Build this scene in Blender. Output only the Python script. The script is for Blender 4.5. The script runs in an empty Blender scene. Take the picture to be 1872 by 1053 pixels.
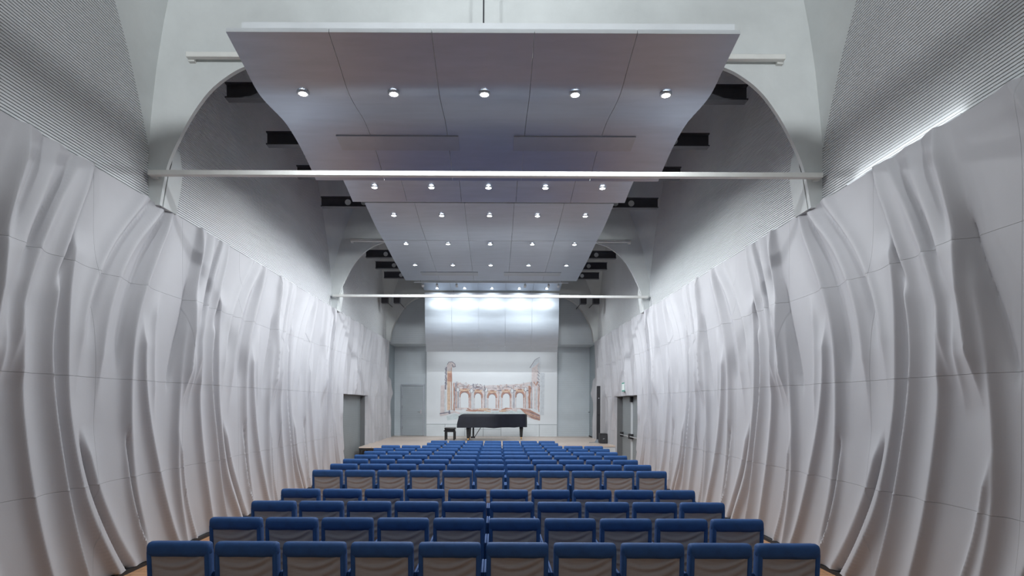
import bpy, math, random
import numpy as np
from mathutils import Vector, Matrix

random.seed(7)
# ------------------------------------------------------------------ camera, world, exposure
F, CX, CY = 1064.0, 905.0, 738.5          # focal length and vanishing point in photo pixels
CAMX, CAMZ = 0.138, 2.06
scene = bpy.context.scene
col = scene.collection
cam_d = bpy.data.cameras.new('camera')
cam = bpy.data.objects.new('camera', cam_d)
col.objects.link(cam)
cam_d.sensor_width = 36.0
cam_d.lens = 36.0 * F / 1872.0
cam_d.shift_x = (936.0 - CX) / 1872.0
cam_d.shift_y = (CY - 526.5) / 1872.0
cam_d.clip_start = 0.05
cam.location = (CAMX, 0, CAMZ)
cam.rotation_euler = (math.pi / 2, -0.0042, 0)
scene.camera = cam
world = bpy.data.worlds.new('world')
scene.world = world
world.use_nodes = True
world.node_tree.nodes['Background'].inputs[0].default_value = (0.9, 0.95, 1.0, 1)
world.node_tree.nodes['Background'].inputs[1].default_value = 0.05
scene.view_settings.view_transform = 'Standard'
scene.view_settings.look = 'None'
scene.view_settings.gamma = 1.0
scene.view_settings.use_curve_mapping = False
scene.view_settings.exposure = 0.22
SPOT_W = 80.0
LAMP_COL = (0.93, 0.97, 1.0)

# ------------------------------------------------------------------ materials
def mat(name, color, rough=0.6, metal=0.0, var=0.0, scale=4.0, bump=0.0, bscale=40.0,
        emit=None, estr=0.0, stretch=None, spec=None, detail=4.0):
    m = bpy.data.materials.new(name)
    m.use_nodes = True
    nt = m.node_tree
    b = nt.nodes['Principled BSDF']
    b.inputs['Roughness'].default_value = rough
    b.inputs['Metallic'].default_value = metal
    if spec is not None:
        b.inputs['Specular IOR Level'].default_value = spec
    c = (*color, 1)
    b.inputs['Base Color'].default_value = c
    tc = nt.nodes.new('ShaderNodeTexCoord')
    vec = tc.outputs['Object']
    if stretch:
        mp = nt.nodes.new('ShaderNodeMapping')
        mp.inputs['Scale'].default_value = stretch
        nt.links.new(vec, mp.inputs['Vector'])
        vec = mp.outputs['Vector']
    if var > 0:
        n = nt.nodes.new('ShaderNodeTexNoise')
        n.inputs['Scale'].default_value = scale
        n.inputs['Detail'].default_value = detail
        n.inputs['Roughness'].default_value = 0.6
        nt.links.new(vec, n.inputs['Vector'])
        r = nt.nodes.new('ShaderNodeValToRGB')
        r.color_ramp.elements[0].position = 0.3
        r.color_ramp.elements[1].position = 0.7
        r.color_ramp.elements[0].color = (*[max(0, x * (1 - var)) for x in color], 1)
        r.color_ramp.elements[1].color = (*[min(1, x * (1 + var)) for x in color], 1)
        nt.links.new(n.outputs['Fac'], r.inputs['Fac'])
        nt.links.new(r.outputs['Color'], b.inputs['Base Color'])
    if bump > 0:
        n2 = nt.nodes.new('ShaderNodeTexNoise')
        n2.inputs['Scale'].default_value = bscale
        n2.inputs['Detail'].default_value = 3
        nt.links.new(vec, n2.inputs['Vector'])
        bp = nt.nodes.new('ShaderNodeBump')
        bp.inputs['Strength'].default_value = bump
        bp.inputs['Distance'].default_value = 0.01
        nt.links.new(n2.outputs['Fac'], bp.inputs['Height'])
        nt.links.new(bp.outputs['Normal'], b.inputs['Normal'])
    if emit:
        b.inputs['Emission Color'].default_value = (*emit, 1)
        b.inputs['Emission Strength'].default_value = estr
    return m


def stripe_mat(name, color, dark, pitch, width, rough=0.6, axis='Z', metal=0.0, var=0.04):
    """fine joint lines across one object axis (pieces too far away to build singly)"""
    m = mat(name, color, rough, metal, var=var, scale=2.0, stretch=(1, 1, 1))
    nt = m.node_tree
    b = nt.nodes['Principled BSDF']
    src = b.inputs['Base Color'].links[0].from_socket
    tc = nt.nodes.new('ShaderNodeTexCoord')
    sp = nt.nodes.new('ShaderNodeSeparateXYZ')
    nt.links.new(tc.outputs['Object'], sp.inputs[0])
    d = nt.nodes.new('ShaderNodeMath'); d.operation = 'DIVIDE'; d.inputs[1].default_value = pitch
    nt.links.new(sp.outputs[axis], d.inputs[0])
    fr = nt.nodes.new('ShaderNodeMath'); fr.operation = 'FRACT'
    nt.links.new(d.outputs[0], fr.inputs[0])
    lt = nt.nodes.new('ShaderNodeMath'); lt.operation = 'LESS_THAN'; lt.inputs[1].default_value = width
    nt.links.new(fr.outputs[0], lt.inputs[0])
    mx = nt.nodes.new('ShaderNodeMix'); mx.data_type = 'RGBA'
    nt.links.new(lt.outputs[0], mx.inputs['Factor'])
    nt.links.new(src, mx.inputs['A'])
    mx.inputs['B'].default_value = (*dark, 1)
    nt.links.new(mx.outputs['Result'], b.inputs['Base Color'])
    return m


def plank_mat(name, c1, c2, pw, pl, rough, along='Y'):
    m = mat(name, c1, rough)
    nt = m.node_tree
    b = nt.nodes['Principled BSDF']
    tc = nt.nodes.new('ShaderNodeTexCoord')
    mp = nt.nodes.new('ShaderNodeMapping')
    if along == 'Y':
        mp.inputs['Rotation'].default_value = (0, 0, math.pi / 2)
    nt.links.new(tc.outputs['Object'], mp.inputs['Vector'])
    br = nt.nodes.new('ShaderNodeTexBrick')
    br.inputs['Color1'].default_value = (*c1, 1)
    br.inputs['Color2'].default_value = (*c2, 1)
    br.inputs['Mortar'].default_value = (*[x * 0.35 for x in c1], 1)
    br.inputs['Scale'].default_value = 1.0
    br.inputs['Mortar Size'].default_value = 0.004
    br.inputs['Brick Width'].default_value = pl
    br.inputs['Row Height'].default_value = pw
    nt.links.new(mp.outputs['Vector'], br.inputs['Vector'])
    nt.links.new(br.outputs['Color'], b.inputs['Base Color'])
    return m


M = {}
M['drape'] = mat('drape_plaster', (0.44, 0.44, 0.462), 0.62, var=0.03, scale=1.3, bump=0.04, bscale=60)
M['board'] = mat('backing_board', (0.30, 0.30, 0.32), 0.8, var=0.05)
M['slat'] = mat('ribbed_panel', (0.66, 0.68, 0.69), 0.55, var=0.04, scale=0.8)
M['groove'] = mat('groove_dark', (0.12, 0.125, 0.13), 0.8, var=0.03)
M['concrete'] = mat('pale_concrete', (0.60, 0.63, 0.625), 0.8, var=0.10, scale=0.9, bump=0.15, bscale=18, detail=7)
M['ceil'] = mat('ceiling_concrete', (0.42, 0.44, 0.44), 0.85, var=0.08, scale=0.8)
M['tie'] = mat('tie_paint', (0.72, 0.73, 0.70), 0.5, var=0.05, scale=6)
M['alu'] = mat('satin_aluminium', (0.43, 0.48, 0.56), 0.38, 0.85, var=0.05, scale=1.5,
               stretch=(1, 6, 6), bump=0.02, bscale=90)
M['alu_soft'] = mat('soft_aluminium', (0.50, 0.56, 0.62), 0.5, 0.8, var=0.05, scale=1.5, stretch=(1, 6, 6))
M['alu_edge'] = mat('aluminium_edge', (0.62, 0.65, 0.67), 0.5, 0.3, var=0.03)
M['alu_dark'] = mat('aluminium_flap', (0.40, 0.43, 0.47), 0.4, 0.85, var=0.05)
M['steel'] = mat('dark_steel', (0.055, 0.055, 0.065), 0.5, 0.4, var=0.15, scale=5)
M['disc'] = mat('pale_disc', (0.6, 0.62, 0.62), 0.6, var=0.04)
M['black'] = mat('black_plinth', (0.012, 0.012, 0.014), 0.6, var=0.1)
M['floor'] = plank_mat('floor_wood', (0.50, 0.26, 0.13), (0.55, 0.30, 0.16), 0.12, 1.4, 0.35, 'X')
M['stage'] = plank_mat('stage_wood', (0.60, 0.50, 0.43), (0.64, 0.54, 0.47), 0.14, 1.8, 0.4, 'X')
M['stage_front'] = mat('stage_front_paint', (0.52, 0.55, 0.57), 0.6, var=0.04)
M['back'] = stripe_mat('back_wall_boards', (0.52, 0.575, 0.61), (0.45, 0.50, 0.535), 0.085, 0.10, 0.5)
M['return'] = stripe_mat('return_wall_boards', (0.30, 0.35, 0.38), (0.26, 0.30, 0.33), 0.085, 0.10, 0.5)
M['door'] = stripe_mat('door_boards', (0.34, 0.38, 0.41), (0.29, 0.33, 0.36), 0.085, 0.08, 0.5)
M['door_grey'] = stripe_mat('grey_door', (0.20, 0.225, 0.235), (0.165, 0.19, 0.20), 0.06, 0.10, 0.5)
M['jamb'] = mat('jamb_dark', (0.12, 0.125, 0.13), 0.6, var=0.05)
M['screen'] = mat('screen_white', (0.72, 0.76, 0.79), 0.6, var=0.015, scale=1.0)
M['wains'] = stripe_mat('white_wainscot', (0.66, 0.71, 0.74), (0.56, 0.61, 0.64), 0.09, 0.06, 0.5)
M['blue'] = mat('blue_fabric', (0.014, 0.075, 0.24), 0.75, var=0.12, scale=14, bump=0.12, bscale=160)
M['sling'] = mat('grey_sling', (0.34, 0.335, 0.34), 0.75, var=0.05, scale=9, bump=0.05, bscale=120)
M['chair_metal'] = mat('chair_metal', (0.10, 0.10, 0.11), 0.4, 0.7, var=0.05)
M['pblack'] = mat('piano_black', (0.008, 0.008, 0.010), 0.25, var=0.1)
M['pcover'] = mat('piano_cover', (0.005, 0.007, 0.018), 0.6, var=0.25, scale=5, bump=0.2, bscale=12)
M['brass'] = mat('brass', (0.55, 0.32, 0.12), 0.35, 0.9, var=0.05)
M['chrome'] = mat('chrome', (0.75, 0.77, 0.80), 0.2, 0.9, var=0.02)
M['lens'] = mat('lamp_lens', (1, 1, 1), 0.4, emit=(0.95, 0.98, 1.0), estr=40.0)
M['strip'] = mat('strip_lens', (1, 1, 1), 0.4, emit=(0.95, 0.98, 1.0), estr=2.0)
M['trim'] = mat('lamp_trim', (0.55, 0.57, 0.6), 0.35, 0.7, var=0.03)
M['spk'] = mat('speaker_black', (0.012, 0.012, 0.016), 0.55, var=0.1)
M['grille'] = mat('speaker_grille', (0.03, 0.03, 0.035), 0.7, var=0.2, scale=60)
M['foot'] = mat('grey_foot', (0.22, 0.24, 0.26), 0.6, var=0.05)
M['green'] = mat('sign_green', (0.02, 0.30, 0.22), 0.4, var=0.03)
M['signw'] = mat('sign_white', (0.80, 0.88, 0.86), 0.4, var=0.02)

# ------------------------------------------------------------------ mesh helpers
class MB:
    def __init__(self):
        self.v = []; self.f = []; self.mi = []

    def add(self, vs, fs, mi=0):
        o = len(self.v)
        self.v += [tuple(p) for p in vs]
        self.f += [tuple(i + o for i in f) for f in fs]
        self.mi += [mi] * len(fs)
        return self

    def box(self, x0, x1, y0, y1, z0, z1, mi=0):
        vs = [(x, y, z) for z in (z0, z1) for y in (y0, y1) for x in (x0, x1)]
        fs = [(0, 2, 3, 1), (4, 5, 7, 6), (0, 1, 5, 4), (2, 6, 7, 3), (0, 4, 6, 2), (1, 3, 7, 5)]
        return self.add(vs, fs, mi)

    def cyl(self, p0, p1, r0, r1=None, n=16, mi=0, caps=True):
        r1 = r0 if r1 is None else r1
        p0 = Vector(p0); p1 = Vector(p1)
        d = (p1 - p0).normalized()
        a = Vector((1, 0, 0)) if abs(d.x) < 0.9 else Vector((0, 1, 0))
        u = d.cross(a).normalized(); w = d.cross(u)
        vs = []
        for p, r in ((p0, r0), (p1, r1)):
            for i in range(n):
                t = 2 * math.pi * i / n
                vs.append(p + u * (r * math.cos(t)) + w * (r * math.sin(t)))
        fs = [(i, (i + 1) % n, n + (i + 1) % n, n + i) for i in range(n)]
        if caps:
            fs += [tuple(range(n - 1, -1, -1)), tuple(range(n, 2 * n))]
        return self.add(vs, fs, mi)

    def prism(self, poly, axis, a0, a1, mi=0):
        """extrude a 2D polygon along axis 'X','Y','Z' from a0 to a1"""
        def P(q, a):
            return {'X': (a, q[0], q[1]), 'Y': (q[0], a, q[1]), 'Z': (q[0], q[1], a)}[axis]
        n = len(poly)
        vs = [P(q, a0) for q in poly] + [P(q, a1) for q in poly]
        fs = [(i, (i + 1) % n, n + (i + 1) % n, n + i) for i in range(n)]
        fs += [tuple(range(n - 1, -1, -1)), tuple(range(n, 2 * n))]
        return self.add(vs, fs, mi)

    def grid(self, pts, mi=0):
        """pts: rows of points"""
        r = len(pts); c = len(pts[0])
        vs = [p for row in pts for p in row]
        fs = [(i * c + j, i * c + j + 1, (i + 1) * c + j + 1, (i + 1) * c + j)
              for i in range(r - 1) for j in range(c - 1)]
        return self.add(vs, fs, mi)

    def mesh(self, name, mats, smooth=None, bevel=None, recalc=True):
        me = bpy.data.meshes.new(name)
        me.from_pydata(self.v, [], self.f)
        for m in (mats if isinstance(mats, (list, tuple)) else [mats]):
            me.materials.append(m)
        if any(self.mi):
            me.polygons.foreach_set('material_index', self.mi)
        import bmesh
        if recalc or bevel:
            bm = bmesh.new(); bm.from_mesh(me)
            if bevel:
                bmesh.ops.remove_doubles(bm, verts=bm.verts, dist=1e-5)
                es = [e for e in bm.edges if len(e.link_faces) == 2 and e.calc_face_angle(0) > 0.6]
                bmesh.ops.bevel(bm, geom=es, offset=bevel[0], segments=bevel[1], profile=0.5, affect='EDGES')
            bmesh.ops.recalc_face_normals(bm, faces=bm.faces)
            bm.to_mesh(me); bm.free()
        if smooth is not None:
            me.polygons.foreach_set('use_smooth', [True] * len(me.polygons))
            me.set_sharp_from_angle(angle=math.radians(smooth))
        me.update()
        return me

    def build(self, name, mats, parent=None, **kw):
        return link(name, self.mesh(name, mats, **kw), parent)


def link(name, data, parent=None):
    o = bpy.data.objects.new(name, data)
    col.objects.link(o)
    if parent is not None:
        o.parent = parent
    return o


def tag(o, label, cat=None, group=None, kind=None):
    o['label'] = label
    if cat: o['category'] = cat
    if group: o['group'] = group
    if kind: o['kind'] = kind
    return o


def empty(name, loc, rz=0.0):
    e = bpy.data.objects.new(name, None)
    e.empty_display_size = 0.1
    e.location = loc
    e.rotation_euler = (0, 0, rz)
    col.objects.link(e)
    return e


def at(x, y, Y):
    """photo pixel -> hall point at depth Y"""
    return ((x - CX) * Y / F + CAMX, Y, CAMZ - (y - CY) * Y / F)


ORD = ['first', 'second', 'third', 'fourth', 'fifth', 'sixth', 'seventh', 'eighth', 'ninth', 'tenth',
       'eleventh', 'twelfth', 'thirteenth']

# ------------------------------------------------------------------ dimensions
W = 4.315            # drape wall base plane
WS = 4.40           # ribbed upper wall plane
ZT = 4.68           # top of the drape wall
ZC = 8.40           # ceiling
Y0, YA, YB = -3.0, 24.5, 25.8     # rear wall, upper front wall, alcove back wall
ZS = 0.64           # stage height
DOOR = (17.0, 20.0, 2.335)
YSTAGE = 20.15

# ------------------------------------------------------------------ floor, ceiling, end walls
fl = MB().box(-W - 0.6, W + 0.6, Y0, YB, -0.1, 0.0).build('floor', M['floor'])
tag(fl, 'orange brown plank floor of the hall', kind='structure')
ce = MB().box(-W - 0.6, W + 0.6, Y0, YB + 0.2, ZC, ZC + 0.15).build('ceiling', M['ceil'])
tag(ce, 'grey ceiling high above the reflectors', kind='structure')
wr = MB().box(-W - 0.6, W + 0.6, Y0 - 0.15, Y0, 0, ZC).build('wall_rear', M['drape'])
tag(wr, 'plain pale wall behind the camera', kind='structure')

wf = MB().box(-WS, WS, YA, YA + 0.12, 4.58, ZC).box(-WS, WS, YA + 0.12, YB, 4.58, 4.66)\
    .build('wall_front', M['back'])
tag(wf, 'blue grey boarded wall behind the stage', kind='structure')
XA = 4.32
MB().box(-XA, XA, YB, YB + 0.15, 0, 4.62).build('alcove_back', M['back'], wf)
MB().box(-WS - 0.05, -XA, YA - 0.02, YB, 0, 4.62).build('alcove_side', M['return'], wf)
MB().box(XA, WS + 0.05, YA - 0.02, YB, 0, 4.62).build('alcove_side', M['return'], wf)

# ------------------------------------------------------------------ side walls: relief drapery panels
PERIOD = 3.25
def Lp(pts):
    out = []
    for x, y in pts:
        Y = 4.463 * F / (CX - x)
        out.append((Y, CAMZ - (y - CY) * Y / F))
    return out
def Rp(pts):
    out = []
    for x, y in pts:
        Y = 4.187 * F / (x - CX)
        out.append((Y, CAMZ - (y - CY) * Y / F))
    return out
# each fold: curve down the wall, amplitude, width toward the camera, width away, fade at top, fade at bottom
FOLDS = [
    (Rp([(1719, 237), (1738, 307), (1759, 367), (1773, 446), (1785, 525), (1797, 610), (1808, 716)]), 1.35, .045, .26, 0, .5),
    (Rp([(1785, 450), (1800, 521), (1816, 600), (1825, 686), (1832, 793), (1834, 875), (1827, 965), (1810, 1053)]), .85, .05, .15, .5, 0),
    (Rp([(1770, 372), (1787, 446), (1814, 521), (1846, 618), (1862, 690)]), -.55, .03, .04, .3, .3),
    (Lp([(104, 255), (63, 347), (25, 431), (-5, 520)]), .75, .13, .15, 0, .5),
    (Lp([(144, 280), (98, 355), (63, 431), (25, 514), (10, 598), (5, 680)]), .95, .06, .14, 0, .5),
    (Lp([(165, 295), (138, 360), (113, 431), (95, 495), (85, 560), (74, 610), (77, 707), (92, 806), (114, 922),
         (133, 1008), (152, 1070)]), 1.0, .09, .05, 0, 0),
    (Lp([(172, 297), (147, 362), (121, 431), (104, 475), (89, 525)]), -.7, .025, .03, 0, .25),
    (Lp([(128, 425), (113, 506), (106, 618), (107, 729), (125, 841), (150, 944), (180, 1004), (215, 1065)]), .9, .045, .22, .3, 0),
    (Lp([(137, 805), (148, 858), (157, 897), (181, 953), (206, 1004), (240, 1060)]), -.75, .022, .03, .35, 0),
    (Lp([(146, 800), (158, 858), (168, 897), (193, 953), (219, 1004), (255, 1060)]), .45, .04, .16, .3, 0),
    (Lp([(263, 360), (217, 418), (175, 489), (146, 556), (134, 610), (128, 700)]), .7, .10, .13, 0, .7),
    (Lp([(292, 385), (246, 431), (213, 497), (188, 577), (176, 660), (172, 740)]), .75, .09, .12, 0, .8),
    (Lp([(308, 385), (276, 464), (251, 535), (234, 598), (227, 686), (227, 793), (233, 875), (247, 953), (268, 1040)]), .95, .05, .16, 0, .2),
    (Lp([(226, 790), (234, 875), (241, 914), (249, 953), (260, 996)]), -.8, .022, .03, .25, .3),
    (Lp([(288, 543), (275, 600), (273, 680), (276, 760)]), .5, .07, .09, .4, .5),
    (Lp([(255, 590), (252, 664), (260, 746), (280, 858), (297, 931), (316, 987), (345, 1060)]), .85, .045, .18, .4, 0),
    (Lp([(318, 800), (325, 859), (336, 924), (354, 985), (375, 1040)]), .55, .035, .06, .3, 0),
    (Rp([(1737, 590), (1733, 729), (1722, 841), (1708, 927), (1690, 1004), (1675, 1060)]), .85, .05, .16, .6, 0),
    (Lp([(139, 277), (94, 350), (56, 415), (20, 490)]), -.55, .07, .06, 0, .4),
    (Lp([(80, 243), (52, 300), (18, 375), (-5, 430)]), -.45, .06, .07, 0, .4),
    (Lp([(274, 372), (234, 416), (198, 470), (172, 540), (158, 610)]), -.45, .06, .06, 0, .5),
    (Lp([(302, 384), (262, 464), (238, 530), (222, 598), (213, 680)]), -.5, .07, .04, 0, .5),
    (Rp([(1765, 560), (1770, 640), (1768, 740)]), .45, .06, .08, .4, .5),
]
FC = []
for pts, amp, wn, wfar, ft, fb in FOLDS:
    pts = sorted(pts, key=lambda p: p[1])
    zz = np.array([p[1] for p in pts]); yy = np.array([p[0] for p in pts])
    FC.append((zz, yy, amp, wn, wfar, ft, fb))


def smooth_interp(z, zz, yy):
    s = np.zeros_like(z)
    ks = np.linspace(-0.34, 0.34, 9)
    ws = 1.0 - (ks / 0.42) ** 2
    # carry the end slopes on, so that smoothing does not bend the ends
    s0 = (yy[1] - yy[0]) / (zz[1] - zz[0]); s1 = (yy[-1] - yy[-2]) / (zz[-1] - zz[-2])
    zz = np.concatenate([[zz[0] - 0.5], zz, [zz[-1] + 0.5]])
    yy = np.concatenate([[yy[0] - 0.5 * s0], yy, [yy[-1] + 0.5 * s1]])
    for k, w in zip(ks, ws):
        s += w * np.interp(z + k, zz, yy)
    return s / ws.sum()


def relief(Yg, Zg):
    """depth of the drapery (metres toward the room) at wall points"""
    d = np.zeros_like(Yg)
    for zz, yy, amp, wn, wfar, ft, fb in FC:
        c = smooth_interp(Zg, zz, yy)
        t = (Yg - c + PERIOD / 2) % PERIOD - PERIOD / 2
        a = np.ones_like(Zg) * amp
        top, bot = zz[-1], zz[0]
        if ft > 0:
            a *= np.clip((top + ft * 0.3 - Zg) / ft, 0, 1) ** 1.2
        if fb > 0:
            a *= np.clip((Zg - bot + fb * 0.3) / fb, 0, 1) ** 1.2
        w = np.where(t < 0, wn, wfar)
        d += a * (np.exp(-np.abs(t / w) ** 1.35) * (1.35 if amp < 0 else 1.0))
    d += 0.06 * np.sin(Yg * 2.1 + Zg * 0.9) + 0.05 * np.sin(Yg * 5.3 - Zg * 1.7)
    d = 0.098 * d * (1.0 - 0.5 * np.clip((Zg - 4.3) / 0.38, 0, 1) ** 1.5)
    return np.clip(d - 0.004, -0.046, 0.2)


ROWZ = [0.05, 1.15, 2.335, 3.53, ZT]
COLY = [6.45 + 1.83 * k for k in range(-4, 10)]
COLY[-1] = YA - 0.03


def make_panel(y0, y1, z0, z1):
    g = 0.0013
    y0 += g; y1 -= g; z0 += g; z1 -= g
    step = 0.0125 if y1 < 11 else 0.022
    ny = max(2, int(round((y1 - y0) / step)) + 1)
    nz = max(2, int(round((z1 - z0) / 0.045)) + 1)
    ys = np.linspace(y0, y1, ny); zs = np.linspace(z0, z1, nz)
    Yg, Zg = np.meshgrid(ys, zs)
    X = -W + relief(Yg, Zg)
    V = np.stack([X, Yg, Zg], -1).reshape(-1, 3)
    idx = np.arange(ny * nz).reshape(nz, ny)
    fs = np.stack([idx[:-1, :-1], idx[:-1, 1:], idx[1:, 1:], idx[1:, :-1]], -1).reshape(-1, 4)
    loop = np.concatenate([idx[0, :], idx[1:, -1], idx[-1, -2::-1], idx[-2:0:-1, 0]])
    n = len(loop); o = len(V)
    S = V[loop].copy(); S[:, 0] = -W - 0.05
    V = np.concatenate([V, S])
    k = np.arange(n); k2 = (k + 1) % n
    sk = np.stack([loop[k], o + k, o + k2, loop[k2]], -1)
    fs = np.concatenate([fs, sk])
    me = bpy.data.meshes.new('drape_panel')
    me.vertices.add(len(V)); me.vertices.foreach_set('co', V.astype(np.float32).ravel())
    me.loops.add(fs.size); me.loops.foreach_set('vertex_index', fs.astype(np.int32).ravel())
    me.polygons.add(len(fs))
    me.polygons.foreach_set('loop_start', np.arange(0, fs.size, 4, dtype=np.int32))
    sm = np.ones(len(fs), dtype=bool); sm[-n:] = False
    me.materials.append(M['drape'])
    me.update(calc_edges=True)
    me.polygons.foreach_set('use_smooth', sm)
    me.set_sharp_from_angle(angle=math.radians(62))
    me.validate()
    return me


panel_meshes = []
for r in range(4):
    cuts = list(COLY)
    if r < 2:
        cuts = [c for c in COLY if not (DOOR[0] - 0.2 < c < DOOR[1] + 0.2)] + [DOOR[0], DOOR[1]]
        cuts.sort()
    for a, b in zip(cuts[:-1], cuts[1:]):
        if r < 2 and abs(a - DOOR[0]) < 1e-6:
            continue
        panel_meshes.append(make_panel(a, b, ROWZ[r], ROWZ[r + 1]))


def slat_mesh(y0, y1):
    """ribbed cladding: horizontal ribs with recessed grooves, running along the hall"""
    mb = MB(); pitch = 0.032; z = ZT - 0.1
    prof = []
    while z < ZC:
        prof += [(-WS, z), (-WS, z + pitch * 0.66), (-WS - 0.012, z + pitch * 0.72), (-WS - 0.012, z + pitch * 0.96)]
        z += pitch
    n = len(prof)
    vs = [(x, y0, zz) for x, zz in prof] + [(x, y1, zz) for x, zz in prof]
    fs = [(i, n + i, n + i + 1, i + 1) for i in range(n - 1)]
    mb.add(vs, fs)
    mb.mi = [1 if i % 4 == 2 else 0 for i in range(n - 1)]
    return mb.mesh('ribbed_cladding', [M['slat'], M['groove']], recalc=False)


ARCHY = [7.6, 16.1, 24.2]
ATH = 0.06
slats = [slat_mesh(Y0, ARCHY[0] + 0.1), slat_mesh(ARCHY[0] + 0.1, ARCHY[1] + 0.1), slat_mesh(ARCHY[1] + 0.1, YA)]

for side, sx in (('left', 1), ('right', -1)):
    mb = MB()
    a, b, zt = DOOR
    mb.box(-W - 0.5, -W - 0.055, Y0, a, 0, ZT - 0.02)
    mb.box(-W - 0.5, -W - 0.055, b, YA, 0, ZT - 0.02)
    mb.box(-W - 0.5, -W - 0.055, a, b, zt, ZT - 0.02)
    mb.box(-WS - 0.5, -WS - 0.02, Y0, YA, ZT - 0.02, ZC)
    w = mb.build('wall_' + side, M['board'])
    w.scale.x = sx
    tag(w, 'long %s wall of the hall with white drapery relief and ribbed grey cladding above' % side, kind='structure')
    for me in panel_meshes:
        link('drape_panel', me, w)
    for me in slats:
        o = link('ribbed_cladding', me, w)
    bb = MB().box(-W - 0.02, -W + 0.05, Y0, DOOR[0], 0, 0.046).box(-W - 0.02, -W + 0.05, DOOR[1], YA, 0, 0.046)\
        .build('baseboard_' + side, M['black'])
    bb.scale.x = sx
    tag(bb, 'thin black baseboard under the %s drapery wall' % side, kind='structure')

# ------------------------------------------------------------------ doors
# left: plain grey door leaf set back in the drapery wall
d1 = MB().box(-W - 0.22, -W - 0.17, DOOR[0], DOOR[1], 0, DOOR[2]).build('door_1', M['door_grey'])
tag(d1, 'plain grey door set back in the left drapery wall', kind='structure')
MB().box(-W - 0.17, -W - 0.02, DOOR[1] - 0.02, DOOR[1], 0, DOOR[2]).build('jamb', M['jamb'], d1)
MB().box(-W - 0.17, -W - 0.02, DOOR[0], DOOR[0] + 0.02, 0, DOOR[2]).build('jamb', M['jamb'], d1)
MB().box(-W - 0.17, -W - 0.02, DOOR[0] + 0.02, DOOR[1] - 0.02, DOOR[2] - 0.02, DOOR[2]).build('head', M['jamb'], d1)
# right: double doors with push bars
d2 = MB().box(W + 0.19, W + 0.24, DOOR[0], DOOR[1], 0, DOOR[2]).build('door_2', M['door_grey'])
tag(d2, 'grey double doors with chrome push bars in the right drapery wall', kind='structure')
MB().box(W + 0.02, W + 0.19, DOOR[1] - 0.02, DOOR[1], 0, DOOR[2]).build('jamb', M['jamb'], d2)
MB().box(W + 0.02, W + 0.19, DOOR[0], DOOR[0] + 0.02, 0, DOOR[2]).build('jamb', M['jamb'], d2)
MB().box(W + 0.02, W + 0.19, DOOR[0] + 0.02, DOOR[1] - 0.02, DOOR[2] - 0.02, DOOR[2]).build('head', M['jamb'], d2)
mid = 18.25
for y0, y1 in ((DOOR[0] + 0.03, mid - 0.015), (mid + 0.015, DOOR[1] - 0.35)):
    lf = MB().box(W + 0.14, W + 0.188, y0, y1, 0.01, DOOR[2] - 0.03).build('leaf', M['door_grey'], d2, bevel=(0.004, 1))
    bar = MB()
    bar.cyl((W + 0.04, y0 + 0.08, 1.06), (W + 0.04, y1 - 0.08, 1.06), 0.018, n=10)
    bar.build('push_bar', M['chrome'], lf, smooth=40)
    for yy in (y0 + 0.08, y1 - 0.08):
        MB().box(W + 0.03, W + 0.14, yy - 0.03, yy + 0.03, 0.98, 1.14).build('bar_bracket', M['black'], lf, bevel=(0.008, 2))
MB().box(W + 0.09, W + 0.14, mid - 0.03, mid + 0.03, 0.3, DOOR[2] - 0.04).build('mullion', M['alu_edge'], d2)
MB().box(W + 0.05, W + 0.14, mid - 0.06, mid + 0.06, DOOR[2] - 0.2, DOOR[2] - 0.03).build('closer', M['black'], d2, bevel=(0.01, 2))

# back left stage door in the alcove
xl, xr, zt = -4.03, -2.98, 2.91
d3 = MB().box(xl + 0.06, xr - 0.06, YB - 0.05, YB - 0.005, ZS + 0.01, zt - 0.07).build('door_3', M['door'])
tag(d3, 'grey boarded stage door in the back wall left of the mural', kind='structure')
MB().box(xl, xl + 0.06, YB - 0.06, YB, ZS, zt).box(xr - 0.06, xr, YB - 0.06, YB, ZS, zt)\
    .box(xl + 0.06, xr - 0.06, YB - 0.06, YB, zt - 0.06, zt).build('door_frame', M['alu_dark'], d3, bevel=(0.006, 1))
for zz in (0.95, 1.4, 1.85, 2.3):
    MB().cyl((xl + 0.075, YB - 0.065, zz), (xl + 0.075, YB - 0.065, zz + 0.12), 0.014, n=8).build('hinge', M['chrome'], d3, smooth=40)
h = MB().cyl((xr - 0.16, YB - 0.10, 1.70), (xr - 0.16, YB - 0.05, 1.70), 0.012, n=8)
h.cyl((xr - 0.17, YB - 0.10, 1.70), (xr - 0.30, YB - 0.10, 1.70), 0.010, n=8)
h.box(xr - 0.19, xr - 0.13, YB - 0.056, YB - 0.05, 1.60, 1.80)
h.build('handle', M['chrome'], d3, smooth=40)
# right alcove side door seen edge on
d4 = MB().box(XA - 0.025, XA - 0.002, YA + 0.15, YB - 0.15, ZS + 0.03, 2.85).build('door_4', M['return'])
tag(d4, 'dark grey side door in the stage alcove beside the right wall', kind='structure')
h = MB().cyl((XA - 0.09, YB - 0.28, 1.72), (XA - 0.025, YB - 0.28, 1.72), 0.012, n=8)
h.cyl((XA - 0.09, YB - 0.28, 1.72), (XA - 0.09, YB - 0.44, 1.72), 0.011, n=8)
h.build('handle', M['black'], d4, smooth=40)
MB().box(XA - 0.05, XA - 0.026, YA + 0.15, YB - 0.15, ZS + 0.012, ZS + 0.05).build('threshold_seal', M['black'], d4)
MB().box(XA - 0.032, XA - 0.026, YA + 0.2, YB - 0.2, 1.05, 1.07).build('kick_rail', M['alu_dark'], d4)

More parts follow.
